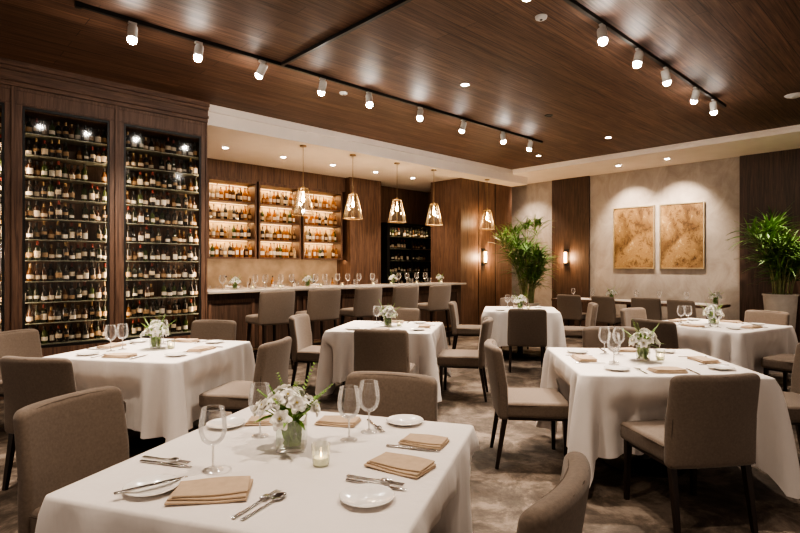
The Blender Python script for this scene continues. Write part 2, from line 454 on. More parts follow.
for (a, b, nm) in UX:
    t = thing('back_bar_shelving','lit open walnut shelf unit, the %s one of three behind the bar'%nm,'shelf unit',((a+b)/2,9.4,1.6),0,'lit shelf units behind the bar')
    w = (b-a)/2
    MB().box(-w,-w+.04,0,.33,0,1.5).box(w-.04,w,0,.33,0,1.5).box(-w+.04,w-.04,0,.33,1.44,1.5).box(-w+.04,w-.04,0,.33,0,.03).build('frame','wood',t,False)
    MB().box(-w+.04,w-.04,.31,.33,.03,1.44).build('back_panel','shelfback',t,False)
    for i in range(4):
        z = .03+i*.353
        if i: MB().box(-w+.041,w-.041,.02,.31,z-.020,z).build('shelf','wood',t,False)
        MB().box(-w+.05,w-.05,.285,.297,z+.323-.008,z+.323).build('led_strip','led',t,False)
        light('AREA',((a+b)/2,9.66,1.6+z+.316),2.1,(1,.69,.37),((a+b)/2,9.60,1.6+z),shape='RECTANGLE',size=.85,size_y=.03)
        light('AREA',((a+b)/2,9.43,1.6+z+.316),.8,(1,.74,.45),((a+b)/2,9.56,1.6+z),shape='RECTANGLE',size=.85,size_y=.03)
        n = 11
        dx = (b-a-.11)/n
        for k in range(n):
            if random.random() < .02: continue
            p = random.choice(LP)
            p.put((a+.055+dx*(k+.5),9.4+.13+random.uniform(-.03,.05),1.6+z+.0005),random.uniform(-.08,.08),
                  'liquor bottle on the %s shelf of the %s lit unit behind the bar'%(RN[i],nm),'liquor bottles on the %s shelf of the %s back bar unit'%(RN[i],nm),(1,1,random.uniform(.84,1.0)))
struct(MB().box(3.165,7.295,9.42,9.75,3.105,3.42).build('trim_7','wood',smooth=False))
struct(MB().box(3.165,4.125,9.42,9.75,1.6,3.105).build('trim_8','wood',smooth=False))
light('AREA',(5.6,9.42,1.585),5,(1,.72,.46),(5.6,9.6,.98),shape='RECTANGLE',size=3.4,size_y=.04)
t = thing('wine_display','wide dark glass wine display in the recess beyond the far end of the bar','wine fridge',(9.28,9.32,0))
MB().box(-.82,-.77,0,.38,0,2.5).box(.77,.82,0,.38,0,2.5).box(-.77,.77,.35,.38,0,2.45).box(-.77,.77,0,.38,2.45,2.5).box(-.77,.77,0,.35,0,1.0).build('body','black',t,False)
dd = MB().box(-.77,.77,.005,.012,1.0,2.45).build('door','door',t,False)
MB().box(-.02,.02,-.008,.005,1.0,2.45).box(-.77,-.74,-.008,.005,1.0,2.45).box(.74,.77,-.008,.005,1.0,2.45).build('door_frame','black',dd,False)
for i in range(5):
    z = 1.0+i*.29
    MB().box(-.769,.769,.02,.35,z,z+.012).build('shelf','shelfg',t,False)
    for k in range(15):
        if random.random() < .22: continue
        p = random.choice(BP)
        WINE.append((p,(9.28-.77+.07+k*.1,9.32+.16,z+.013),random.uniform(-.6,.6),'','',(1,1,random.uniform(.9,1.18)),3))
light('AREA',(9.28,9.36,2.42),3.5,(1,.72,.44),(9.28,9.46,1),shape='RECTANGLE',size=1.4,size_y=.04)
# the 300 nearest wine bottles are objects of their own; the small far rest is one object
WINE.sort(key=lambda q: q[6])
for (p,loc,rz_,lb,gp,scl,pr) in WINE[:300]:
    if pr < 3: p.put(loc,rz_,lb,gp,scl)
rest = [q for i,q in enumerate(WINE) if i >= 300 or q[6] == 3]
vs=[]; fs=[]; ms=[]; slots=[]
for (p,loc,rz_,lb,gp,scl,pr) in rest:
    X = T(*loc)@RZ(rz_)@Matrix.Diagonal((*scl,1))
    for ch in p.root.children:
        me = ch.data; o_ = len(vs)
        vs += [tuple(X@v.co) for v in me.vertices]
        for poly in me.polygons:
            fs.append(tuple(o_+i for i in poly.vertices))
            mt = me.materials[poly.material_index]
            if mt not in slots: slots.append(mt)
            ms.append(slots.index(mt))
far_display_only = all(q[6] == 3 for q in rest)
me = bpy.data.meshes.new('wine_bottles'); me.from_pydata(vs,[],fs)
for mt in slots: me.materials.append(mt)
me.polygons.foreach_set('material_index', ms); me.polygons.foreach_set('use_smooth',[True]*len(fs)); me.set_sharp_from_angle(angle=rad(38))
o = bpy.data.objects.new('wine_bottles', me); C.objects.link(o)
tag(o,'small distant wine bottles in the far display beyond the bar' if far_display_only else 'small distant wine bottles in the far display and the leftmost cabinet','wine bottles'); o['kind'] = 'stuff'

# ------------------------------------------------------------------ glassware, china, cutlery
def glass_proto():
    r = thing('wine_glass','wine glass','wine glass')
    MB().lathe([(.0345,.0015),(.034,.0005),(.033,.0022),(.02,.004),(.006,.010)],28,capb=False).build('foot','glass2',r)
    MB().lathe([(.006,.010),(.0038,.02),(.0036,.075),(.0065,.087)],10,capb=False).build('stem','glass2',r)
    b = MB().lathe([(.003,.086),(.022,.091),(.037,.106),(.0455,.130),(.0465,.150),(.043,.183),(.037,.212)],28,capb=False).build('bowl','glass',r,True,80)
    MB().lathe([(.0371,.2112),(.0379,.2124),(.0371,.2134),(.0362,.2124),(.0371,.2112)],28,capb=False).build('rim','glass2',b)
    return Proto(r)
WG = glass_proto()
def tumbler_proto():
    r = thing('tumbler','tumbler','glass')
    MB().lathe([(.001,.004),(.034,.004),(.037,.02),(.040,.11)],18,capb=False).build('tumbler_wall','glass',r)
    return Proto(r)
TB = tumbler_proto()
def votive_proto():
    r = thing('votive_candle','votive candle','candle')
    MB().lathe([(.001,.003),(.028,.003),(.030,.02),(.033,.075)],20,capb=False).build('votive_glass','votg',r)
    w_ = MB().lathe([(.0255,.005),(.0258,.028),(.001,.027)],16).build('candle_wax','candle',r)
    MB().lathe([(.001,.028),(.003,.034),(.0025,.040),(.0005,.048)],8).build('flame','flame',w_)
    return Proto(r)
VT = votive_proto()
def plate_proto():
    r = thing('bread_plate','plate','plate')
    MB().lathe([(.045,0),(.05,.003),(.078,.012),(.082,.015),(.081,.017),(.05,.008),(.001,.006)],28).build('dish','china',r)
    MB().lathe([(.0815,.0168),(.083,.0155),(.0825,.0145)],28,capb=False).build('rim','china',r)
    return Proto(r)
PL = plate_proto()
def napkin_proto():
    r = thing('napkin','napkin','napkin')
    def wv(x,y,z): return (x, y, z + .0022*math.sin(x*28+1)*math.sin(y*30))
    MB().rbox((0,0,.005),(.215,.135,.0065),.003,2,8,wv).build('lower_fold','nap',r)
    MB().rbox((.003,.003,.0118),(.208,.127,.0062),.003,2,8,wv,RZ(-.03)).build('middle_fold','nap',r)
    MB().rbox((.005,.006,.0184),(.198,.116,.0062),.003,2,8,wv,RZ(.06)).build('upper_fold','nap',r)
    return Proto(r)
NP = napkin_proto()
def fork_proto():
    r = thing('dinner_fork','fork','fork')
    def cv(x,y,z): return (x,y,z+.006*math.exp(-((y-.045)/.03)**2))
    MB().rbox((0,-.035,.003),(.014,.12,.003),.0014,2,6,lambda x,y,z:(x*(.55+.45*min(1,max(0,(-y)/.09))),y,cv(x,y,z)[2])).build('handle','steel',r)
    mb = MB().rbox((0,.045,.003),(.024,.035,.003),.0014,2,4,cv)
    for k in range(4): mb.rbox((-.009+k*.006,.083,.0035),(.003,.05,.0025),.0011,1,3)
    mb.build('tines','steel',r)
    return Proto(r)
def knife_proto():
    r = thing('dinner_knife','knife','knife')
    MB().rbox((0,-.05,.004),(.014,.10,.006),.0028,2,3).build('handle','steel',r)
    MB().rbox((0,.055,.004),(.018,.115,.002),.0009,1,5,lambda x,y,z:(x*(1-max(0,(y-.07)/.06)),y,z)).build('blade','steel',r)
    return Proto(r)
def spoon_proto():
    r = thing('spoon','spoon','spoon')
    MB().rbox((0,-.03,.003),(.012,.13,.003),.0014,2,5,lambda x,y,z:(x*(.55+.45*min(1,max(0,(-y)/.09))),y,z)).build('handle','steel',r)
    MB().lathe([(.0005,.001),(.011,.0025),(.0185,.007),(.0175,.008),(.011,.004),(.001,.0025)],16,X=T(0,.062,.001)@Matrix.Diagonal((1,1.55,1,1))).build('spoon_bowl','steel',r)
    return Proto(r)
FK = fork_proto(); KN = knife_proto(); SP = spoon_proto()

def petal(mb, L_, w, flare, yaw, z0=0, curl=.35):
    rows = []
    for i in range(6):
        u = i/5
        wd = w*math.sin(PI*min(.90,(u*.78+.14)))*.5
        ang = flare*(.45+.75*u)
        y = L_*u*math.sin(ang); z = z0+L_*u*math.cos(ang)
        rows.append([(-wd, y-wd*.15, z+wd*curl),(-wd*.5,y,z+wd*.08),(0,y+.001,z),(wd*.5,y,z+wd*.08),(wd,y-wd*.15,z+wd*curl)])
    mb.patch(rows, RZ(yaw))
def blossom_mesh():
    mb = MB()
    for k in range(4): petal(mb,.026,.028,.15,2*PI*k/4,0,.6)
    for k in range(5): petal(mb,.032,.038,.50,2*PI*k/5+.3,0,.5)
    for k in range(5): petal(mb,.038,.044,.88,2*PI*k/5+.1,0,.35)
    for k in range(6): petal(mb,.043,.040,1.2,2*PI*k/6+.6,0,.2)
    mb.mi = 1
    for k in range(6): mb.tube([(0,0,.005),(.004*math.cos(k*1.05),.004*math.sin(k*1.05),.028)],.0015,5)
    return mb
def make_bouquet(nfl, seed, sq, fs, spread, top, nsprig, cx=0, nl=26):
    rnd = random.Random(seed)
    root = thing('flower_vase','vase','vase')
    if sq:
        hw = .052
        mb = MB()
        mb.box(-hw,hw,-hw,-hw+.003,.014,.115).box(-hw,hw,hw-.003,hw,.014,.115).box(-hw,-hw+.003,-hw+.003,hw-.003,.014,.115).box(hw-.003,hw,-hw+.003,hw-.003,.014,.115)
        v_ = mb.build('vase_glass','vaseg',root,False)
        MB().box(-hw,hw,-hw,hw,.0005,.0138).build('vase_base','glass2',v_,False)
        MB().tube([(-hw,-hw,.116),(hw,-hw,.116)],.0018,5).tube([(hw,-hw,.116),(hw,hw,.116)],.0018,5).tube([(hw,hw,.116),(-hw,hw,.116)],.0018,5).tube([(-hw,hw,.116),(-hw,-hw,.116)],.0018,5).build('vase_lip','glass2',v_)
    else:
        v_ = MB().lathe([(.046,.014),(.048,.03),(.050,.105)],20,capb=False).build('vase_glass','vaseg',root)
        MB().lathe([(.044,.0005),(.046,.003),(.046,.0135),(.001,.0138)],20).build('vase_base','glass2',v_)
        MB().lathe([(.0500,.104),(.0516,.106),(.0500,.108),(.0488,.106),(.0500,.104)],20,capb=False).build('vase_lip','glass2',v_)
    mb = MB(); heads = []
    for k in range(nfl):
        a = k*2.4; q = math.sqrt((k+.25)/nfl); rr = spread*q
        hx, hy = cx+rr*math.cos(a), rr*math.sin(a); hz = top-.080*q*q+rnd.uniform(-.015,.018)
        heads.append((hx,hy,hz))
        bx_, by_ = -(hx-cx)*.3, -hy*.3
        mb.tube([(bx_,by_,.016),(hx*.30,hy*.30,.11),(hx*.95,hy*.95,hz)],.0024,5)
    for k in range(16):
        a = rnd.uniform(0,6.28); mb.tube([(.034*math.cos(a),.034*math.sin(a),.016),(-.03*math.cos(a),-.03*math.sin(a),.115)],.0024,5)
    mb.build('stems','bleaf',root)
    pm = None
    for (x,y,z) in heads:
        if pm is None:
            f = blossom_mesh().build('flower',['petal','pistil'],root,True,60); pm = f.data
        else:
            f = bpy.data.objects.new('flower', pm); C.objects.link(f); f.parent = root
        f.location = (x,y,z-.004)
        n = Vector((x-cx,y,.06)).normalized()
        f.rotation_euler = n.to_track_quat('Z','Y').to_euler()
        s = rnd.uniform(.82,1.12)*fs; f.scale = (s,s,s)
    mb = MB()
    def leaf(b, dr, L_, w, droop):
        dr = Vector(dr).normalized(); side = dr.cross(Vector((0,0,1))).normalized()
        rows = []
        for i in range(6):
            u = i/5; p = Vector(b)+dr*L_*u+Vector((0,0,-droop*u*u))
            wd = w*math.sin(PI*min(.98,u*.9+.08))*.5
            rows.append([p-side*wd+Vector((0,0,wd*.4)),p,p+side*wd+Vector((0,0,wd*.4))])
        mb.patch(rows)
    # leaves pressed inside the glass
    for k in range(9):
        a = k*.7; leaf((.030*math.cos(a),.030*math.sin(a),.022+.008*(k%3)),(-.15*math.cos(a+1),-.15*math.sin(a+1),1),.075,.026,0)
    for k in range(nl):
        a = k*2.4+rnd.uniform(-.3,.3); el = rnd.uniform(.05,2.0)
        leaf((.03*math.cos(a),.03*math.sin(a),.11+rnd.uniform(0,.02)),(math.cos(a),math.sin(a),el),rnd.uniform(.08,.14),rnd.uniform(.018,.030),rnd.uniform(.01,.03))
    for s_ in range(nsprig):
        a = s_*2*PI/max(1,nsprig)+.2; b = Vector((.015*math.cos(a),.015*math.sin(a),.12)); d0 = Vector((math.cos(a),math.sin(a),.8+.9*(s_%2))).normalized()
        sl = rnd.uniform(.7,1.0)*(1.25 if math.cos(a) > .5 else 1)
        for i in range(13):
            p = b+d0*(.03+.0125*i*sl)
            for q in (-1,1):
                sd = Vector((-math.sin(a)*q,math.cos(a)*q,.5))+d0*.6
                leaf(p, sd, .030*(1-.045*i), .008, .003)
    mb.build('leaves','bleaf',root,True,60)
    return Proto(root)
BQ1 = make_bouquet(18, 3, True, .90, .108, .215, 9, -.012, 28)
BQ2 = make_bouquet(14, 8, False, .98, .092, .200, 6, 0, 20)

# ------------------------------------------------------------------ chairs
def leg_mb(x, y, z1, dx, dy, r1=.026, r0=.017):
    return MB().tube([(x+dx,y+dy,0),(x,y,z1)],[r0,r1],4,PI/4)
def chair_proto():
    r = thing('dining_chair','chair','chair')
    def sf(x,y,z): return (x*(1-.04*(y<0)), y, z+.012*(1-(x/.26)**2)*(1-(y/.25)**2)*(z>.43))
    st = MB().rbox((0,.01,.425),(.52,.47,.11),.028,3,6,sf).build('seat','uph',r)
    MB().tube([(-.254,-.20,.462),(-.256,.222,.462),(-.235,.244,.462),(.235,.244,.462),(.256,.222,.462),(.254,-.20,.462)],.004,6).build('seat_piping','pipe',st)
    def bf(x,y,z):
        return (x*(1-.04*max(0,(z-.5)/.4)), y-(z-.36)*.15+.50*x*x*min(1,max(0,(z-.36)/.25))+.2*x*x, z-1.2*max(0,abs(x)-.17)**2*(z>.6))
    bk = MB().rbox((0,-.245,.615),(.53,.075,.52),.034,4,12,bf).build('backrest','uph',r)
    for (y0) in (-.282,-.208):
        pts = []
        for (x,z) in [(-.25,.37),(-.25,.5),(-.25,.65),(-.25,.79),(-.245,.85),(-.2,.862),(-.1,.864),(0,.865),(.1,.864),(.2,.862),(.245,.85),(.25,.79),(.25,.65),(.25,.5),(.25,.37)]:
            pts.append(bf(x,y0+(.012 if y0<-.25 else -.012),z-.002))
        MB().tube(pts,.0045,6).build('piping','pipe',bk)
    MB().box(-.235,.235,-.2,.21,.352,.374).build('seat_frame','leg',r,False)
    for sx in (-1,1):
        leg_mb(sx*.222,.20,.372,sx*.006,.006).build('leg','leg',r)
        leg_mb(sx*.222,-.222,.372,sx*.006,-.06).build('leg','leg',r)
    return Proto(r)
CH = chair_proto()
def stool_proto():
    r = thing('bar_stool','stool','bar stool')
    MB().rbox((0,.0,.71),(.50,.46,.11),.03,3,5,lambda x,y,z:(x,y,z+.012*(1-(x/.25)**2)*(z>.71))).build('seat','uph',r)
    def bf(x,y,z): return (x, y-(z-.66)*.12+1.1*x*x, z-1.2*max(0,abs(x)-.17)**2*(z>.85))
    MB().rbox((0,-.25,.885),(.56,.07,.47),.03,3,10,bf).build('backrest','uph',r)
    for sx in (-1,1):
        leg_mb(sx*.2,.18,.66,sx*.035,.03,.024,.016).build('leg','leg',r)
        leg_mb(sx*.2,-.19,.66,sx*.035,-.05,.024,.016).build('leg','leg',r)
    z = .25
    q = [(-.222,.197,z),(.222,.197,z),(.222,-.222,z),(-.222,-.222,z)]
    mb = MB()
    for i in range(4): mb.tube([q[i],q[(i+1)%4]],.011,8)
    mb.build('footrest','leg',r)
    return Proto(r)
ST = stool_proto()
for i, (x, nm) in enumerate(((3.85,'first'),(4.66,'second'),(5.5,'third'),(6.35,'fourth'),(7.2,'fifth'))):
    ST.put((x,6.72,0),(.05,-.04,.03,-.05,.02)[i],'taupe upholstered bar stool, %s from the wine cabinets'%nm,'bar stools along the bar')

# ------------------------------------------------------------------ tables
TZ = .755
SEATS = {}
def chair(lat, d, face, label, group, tkey=None):
    a = rad(HEAD-face)
    x, y = W(lat, d)
    x += .235*math.cos(a); y += .235*math.sin(a)
    CH.put((x,y,0), a-PI/2, label, group)
    if tkey: SEATS.setdefault(tkey, []).append((x,y,a-PI/2))
def table(key, lat, d, A, S, desc, drop=.50, seed=1):
    x, y = W(lat, d); rz = rad(HEAD-A)-PI/2
    t = thing('dining_table','square pedestal dining table under the cloth of %s'%desc,'table',(x,y,0),rz,'cloth covered dining tables')
    h = S/2-.012
    MB().rbox((0,0,.727),(2*h,2*h,.034),.006,2,1).build('tabletop','wooddk',t)
    MB().lathe([(.055,.03),(.045,.06),(.045,.68),(.09,.708)],16).build('column','black',t)
    MB().lathe([(.29,0),(.29,.012),(.06,.035),(.05,.04)],28,capt=True).build('base','black',t)
    rc = .02; q = []; n = 44; hs = S/2
    for c_ in range(4):
        a0 = PI/2*c_
        nx, ny = math.cos(a0), math.sin(a0); tx, ty = -ny, nx
        for i in range(n):
            s = -hs+rc+(2*(hs-rc))*i/(n-1)
            q.append((nx*hs+tx*s, ny*hs+ty*s, nx, ny, hs-abs(s), s+c_*S*1.0))
        for i in range(1,4):
            an = a0+PI/2*i/4
            cx_, cy_ = (nx+tx)*(hs-rc), (ny+ty)*(hs-rc)
            q.append((cx_+rc*math.cos(an), cy_+rc*math.sin(an), math.cos(an), math.sin(an), 0, hs+c_*S))
    N = len(q); rnd = random.Random(seed); ph = [rnd.uniform(0,6.28) for _ in range(6)]
    push = [0]*N
    ca, sa = math.cos(-rz), math.sin(-rz)
    R_ = []
    for (sx,sy,sr) in SEATS.get(key, []):
        dx_, dy_ = sx-x, sy-y
        R_.append((dx_*ca-dy_*sa, dx_*sa+dy_*ca, sr-rz))
    for i,(px_,py_,nx,ny,dc,s) in enumerate(q):
        for off in (.07,.04,.01,-.03,-.06,-.1,-.14,-.18,-.22,-.26,-.3):
            X_, Y_ = px_+nx*off, py_+ny*off
            for (cx_,cy_,rr) in R_:
                u, v = X_-cx_, Y_-cy_
                lu = u*math.cos(-rr)-v*math.sin(-rr); lv = u*math.sin(-rr)+v*math.cos(-rr)
                if abs(lu) < .29 and -.30 < lv < .265: push[i] = max(push[i], .07-off+.035)
    for _ in range(2): push = [max(push[i], (push[i-1]+push[(i+1)%N])/2*.94) for i in range(N)]
    for _ in range(2): push = [max(push[i],(push[i-1]+2*push[i]+push[(i+1)%N])/4) for i in range(N)]
    rings = []
    for kx in (.001,.35,.7,.93): rings.append([(a*kx,b*kx,TZ) for (a,b,*_) in q])
    rings.append([(a-nx*.006,b-ny*.006,TZ) for (a,b,nx,ny,_,_) in q])
    rings.append([(a+nx*.001,b+ny*.001,TZ-.003) for (a,b,nx,ny,_,_) in q])
    rings.append([(a+nx*.005,b+ny*.005,TZ-.012) for (a,b,nx,ny,_,_) in q])
    K = 16
    for k in range(1,K+1):
        u = k/K; row = []; us = u**.65
        for i,(a,b,nx,ny,dc,s) in enumerate(q):
            c_ = math.exp(-(dc/.055)**2)
            wv = .016*math.sin(s*17+ph[0])+.014*math.sin(s*33+ph[1])+.008*math.sin(s*9+ph[2])+.007*math.sin(s*57+ph[5])
            fold = -.070*math.exp(-((dc-.120)/.036)**2)+.034*math.exp(-((dc-.215)/.034)**2)-.032*math.exp(-((dc-.30)/.038)**2)
            off = .007+us*(.024+wv)+c_*us*(.085+.012*math.sin(s*60+ph[3]))+fold*us
            z = TZ-.012-u*(drop+c_*.13+.05*math.exp(-(dc/.2)**2)+.008*math.sin(s*9+ph[4]))
            w_ = min(1,max(0,(.66-z)/.16)); w_ = w_*w_*(3-2*w_)
            off -= push[i]*w_
            row.append((a+nx*off, b+ny*off, z))
        rings.append(row)
    mb = MB(); vs = [p for r_ in rings for p in r_]; fs = [tuple(range(N))]
    for k in range(len(rings)-1):
        for i in range(N):
            j = (i+1)%N
            fs.append((k*N+i,(k+1)*N+i,(k+1)*N+j,k*N+j))
    mb.add(vs, fs)
    o = mb.build('tablecloth','cloth',None,True,75)
    o.location = (x,y,0); o.rotation_euler = (0,0,rz)
    tag(o,'white linen tablecloth with falling corners on %s'%desc,'tablecloth','white tablecloths')
    return x, y, rz
def settings(T_, desc, sides, pairs=('left','far'), S=1.15, bq=None):
    x, y, rz = T_
    k = S/1.15
    ang = {'near':0,'right':PI/2,'far':PI,'left':-PI/2}
    def P(lx, ly, side):
        a = ang[side]; X_ = lx*math.cos(a)-ly*math.sin(a); Y_ = lx*math.sin(a)+ly*math.cos(a)
        return (x+X_*k*math.cos(rz)-Y_*k*math.sin(rz), y+X_*k*math.sin(rz)+Y_*k*math.cos(rz), TZ+.001)
    for s in sides:
        r_ = rz+ang[s]
        w = '%s side of %s'%(s, desc)
        NP.put(P(.0,-.43,s), r_+random.uniform(-.12,.12), 'folded tan napkin, %s'%w, 'folded tan napkins')
        PL.put(P(-.31,-.40,s), r_, 'small white plate, %s'%w, 'small white bread plates')
        FK.put(P(-.165,-.43,s), r_+random.uniform(-.06,.06), 'steel fork beside the napkin, %s'%w, 'forks')
        KN.put(P(.165,-.43,s), r_+random.uniform(-.06,.06), 'steel knife beside the napkin, %s'%w, 'knives')
        if s in pairs:
            WG.put(P(.20,-.27,s), 0, 'one of two wine glasses, %s'%w, 'wine glasses on the %s'%w)
            WG.put(P(.10,-.24,s), 0, 'one of two wine glasses, %s'%w, 'wine glasses on the %s'%w)
    BQ2.put((x,y,TZ+.001), random.uniform(0,6), 'glass vase of white flowers on %s'%desc, 'flower vases')
    VT.put(P(.13,.02,'near'), 0, 'small votive candle beside the vase on %s'%desc, 'votive candles on the tables')

D1 = 'the nearest table'; D2 = 'the left table by the wine cabinets'; D3 = 'the large table at front right'
D4 = 'the middle table before the stools'; D5 = 'the far table by the left palm'; D8 = 'the table at rear right'
G1 = 'chairs around the nearest table'
chair(-1.42,2.36,107.8,'taupe chair filling the lower left corner of the photo beside the nearest table',G1,'T1')
chair(-.06,2.82,197.8,'taupe chair tucked behind the far edge of the nearest table',G1,'T1')
chair(.40,1.50,-60,'taupe chair cut by the bottom edge, right of the nearest table',G1,'T1')
G2 = 'chairs around the left table'
chair(-2.33,3.46,11.5,'taupe chair with its back to us in front of the left table',G2,'T2')
chair(-3.42,4.75,101.5,'taupe chair at the left photo edge beside the left table',G2,'T2')
chair(-1.02,4.22,-78.5,'taupe chair seen side on, right of the left table',G2,'T2')
chair(-2.0,5.68,191.5,'taupe chair behind the left table beneath the wine cabinet',G2,'T2')
G3 = 'chairs around the front right table'
chair(1.70,2.92,-8,'large taupe chair with its back to us at front right',G3,'T3')
chair(.76,4.05,95,'taupe chair seen side on, left of the front right table',G3,'T3')
chair(3.05,3.9,-85,'taupe chair cut by the right edge beside the front right table',G3,'T3')
chair(2.0,5.05,185,'taupe chair behind the far edge of the front right table',G3,'T3')
G4 = 'chairs around the middle table'
chair(-.17,4.95,9,'taupe chair with its back to us before the middle table',G4,'T4')
chair(-1.16,6.35,101,'taupe chair left of the middle table, near the second bar stool',G4,'T4')
chair(.92,5.95,-79,'taupe chair seen side on, right of the middle table',G4,'T4')
chair(.02,7.34,191,'taupe chair behind the middle table before the fourth stool',G4,'T4')
G5 = 'chairs around the far table by the left palm'
chair(1.74,7.30,11,'taupe chair with its back to us before the far table by the left palm',G5,'T5')
chair(.91,8.7,101,'taupe chair left of the far table by the left palm',G5,'T5')
chair(2.99,8.4,-79,'taupe chair right of the far table by the left palm',G5,'T5')
chair(2.1,9.82,191,'taupe chair behind the far table, in front of the left palm',G5,'T5')
G8 = 'chairs around the rear right table'
chair(4.74,6.92,-122,'taupe chair on the far right side of the rear right table, before the right palm',G8,'T8')
chair(4.32,5.43,-32,'taupe chair at the right photo edge before the rear right table',G8,'T8')
chair(2.78,5.82,58,'taupe chair left of the rear right table',G8,'T8')
chair(3.25,7.36,148,'taupe chair behind the rear right table, towards the paintings',G8,'T8')

t1 = table('T1',-.38,1.98,17.8,1.12,D1,seed=1)
t2 = table('T2',-2.07,4.52,11.5,1.15,D2,seed=2)
t3 = table('T3',1.80,3.95,5,1.18,D3,seed=3)
t4 = table('T4',-.14,6.2,11,1.15,D4,seed=4)
t5 = table('T5',1.96,8.7,11,1.15,D5,seed=5)
t8 = table('T8',3.75,6.4,-32,1.2,D8,seed=6)
settings(t2,D2,('near','far','left','right'))
settings(t3,D3,('near','far','left','right'))
settings(t4,D4,('near','far','right'))
settings(t5,D5,('near','far'),('far',))
settings(t8,D8,('near','far','left','right'))

z = TZ+.001
def at(px,py): x,y = pix(px,py,z); return (x,y,z)
def lay(P_, p0, p1, label, group):
    a = Vector(at(*p0)); b = Vector(at(*p1)); dv = b-a
    P_.put(((a.x+b.x)/2,(a.y+b.y)/2,z), math.atan2(dv.y,dv.x)-PI/2, label, group)
BQ1.put(at(292,448), rad(-40), 'square glass vase of white flowers at the centre of the nearest table','flower vases')
WG.put(at(213,470),0,'wine glass nearest the camera, at front left of the nearest table','wine glasses')
WG.put(at(260,436),0,'wine glass just left of the square flower vase on the nearest table','wine glasses')
WG.put(at(349,440),0,'left one of two wine glasses at the far right of the nearest table','wine glasses')
WG.put(at(369,432),0,'right one of two wine glasses at the far right of the nearest table','wine glasses')
PL.put(at(152,490),0,'small white plate at the left corner of the nearest table','small white bread plates')
PL.put(at(367,500),0,'small white plate nearest the camera, right of the tan napkin','small white bread plates')
PL.put(at(405,423),0,'small white plate at the far right of the nearest table','small white bread plates')
PL.put(at(226,426),0,'small white plate at the far left edge of the nearest table','small white bread plates')
ra = t1[2]
NP.put(at(211,494),ra+.45,'large folded tan napkin at the front of the nearest table','folded tan napkins',(1.08,1.08,1.08))
NP.put(at(400,467),ra-.25,'folded tan napkin beside the knife on the right of the nearest table','folded tan napkins')
NP.put(at(424,443),ra-.1,'folded tan napkin at the far right corner of the nearest table','folded tan napkins',(.82,.82,.82))
NP.put(at(268,422),ra+.4,'folded tan napkin at the far left of the nearest table','folded tan napkins',(.85,.85,.85))
NP.put(at(338,423),ra+.1,'folded tan napkin behind the two wine glasses of the nearest table','folded tan napkins',(.85,.85,.85))
lay(FK,(143,457),(187,463),'fork lying left of the nearest wine glass','forks')
lay(KN,(143,462),(186,467),'knife lying left of the nearest wine glass','knives')
lay(FK,(233,519),(276,493),'fork lying right of the large tan napkin','forks')
lay(SP,(243,520),(285,495),'spoon lying beside a fork, right of the large tan napkin','spoons')
lay(KN,(344,480),(405,491),'long knife lying between plate and napkin on the nearest table','knives')
lay(FK,(347,476),(400,485),'fork lying between plate and napkin on the nearest table','forks')
lay(KN,(385,446),(438,452),'knife lying between two tan napkins at the right of the nearest table','knives')
lay(FK,(368,420),(382,432),'fork lying beside the far right plate of the nearest table','forks')
k_ = KN.put((0,0,0),0,'knife resting across the left plate of the nearest table','knives')
a_ = Vector(at(150,492)); k_.location = (a_.x,a_.y,TZ+.018); k_.rotation_euler = (0,0,rad(HEAD-90)-.9)
VT.put(at(321,465),0,'small clear glass votive candle beside the square flower vase','votive candles on the tables')

lt = thing('long_table','long dark wood table along the wall under the paintings','table',(10.95,4.6,0))
MB().rbox((0,0,.72),(.74,3.3,.05),.006,2,1).build('tabletop','wood',lt)
for yy in (-1.45,0,1.45):
    MB().box(-.22,.22,yy-.04,yy+.04,.04,.695).box(-.3,.3,yy-.06,yy+.06,0,.04).build('trestle','wooddk',lt,False)
rn = MB().box(-.31,.31,-1.6,1.6,.7455,.750).build('table_runner','cloth',None,False)
rn.location = (10.95,4.6,0); tag(rn,'white cloth runner on the long table under the paintings','tablecloth')
for yy, nm in ((5.05,'left'),(3.1,'right')):
    BQ2.put((10.95,yy,.7505),yy,'glass vase of white flowers on the %s part of the long table'%nm,'flower vases')
for k, (yy) in enumerate((5.85,5.4,4.45,4.0,3.5)):
    nm = ['first','second','third','fourth','fifth'][k]
    PL.put((10.83,yy,.7505),0,'%s small white plate from the left on the long table'%nm,'small white bread plates')
    WG.put((11.04,yy+.12,.7505),0,'%s wine glass from the left on the long table'%nm,'wine glasses')
gl = 'chairs along the long table'
for k, (xx, yy, ro) in enumerate(((10.32,5.55,.05),(10.24,4.72,-.22),(10.30,4.02,.12),(10.12,3.25,-.3))):
    CH.put((xx,yy,0),-PI/2+ro,'taupe chair at the long table, %s from the left'%['first','second','third','fourth'][k],gl)

# ------------------------------------------------------------------ items on the bar
BZ = 1.108
for k, x in enumerate((3.75,5.05,7.0,8.35)):
    BQ2.put((x,7.55,BZ),x*3,'glass vase of white flowers on the bar, %s from the left'%['first','second','third','fourth'][k],'flower vases on the bar',(.8,.8,.8))
xs = [3.55,4.02,4.14,4.26,4.48,4.60,4.74,4.86,5.28,5.40,5.52,5.75,5.90,6.12,6.24,6.48,6.60,7.25,7.38,7.55,7.75,7.9,8.08]
for k, x in enumerate(xs):
    p = TB if k % 3 == 1 else WG
    nm = 'tumbler' if k % 3 == 1 else 'wine glass'
    p.put((x,7.60+.05*((k*7)%3-1),BZ),0,'clear %s standing among the glassware on the bar top'%nm,('tumblers' if k % 3 == 1 else 'wine glasses')+' on the bar top')
for k, x in enumerate((3.95,4.42,5.2,5.65,6.36,6.8,7.48,8.2)):
    VT.put((x,7.38,BZ),0,'small votive candle on the bar top, %s from the left'%['first','second','third','fourth','fifth','sixth','seventh','eighth'][k],'votive candles on the bar')
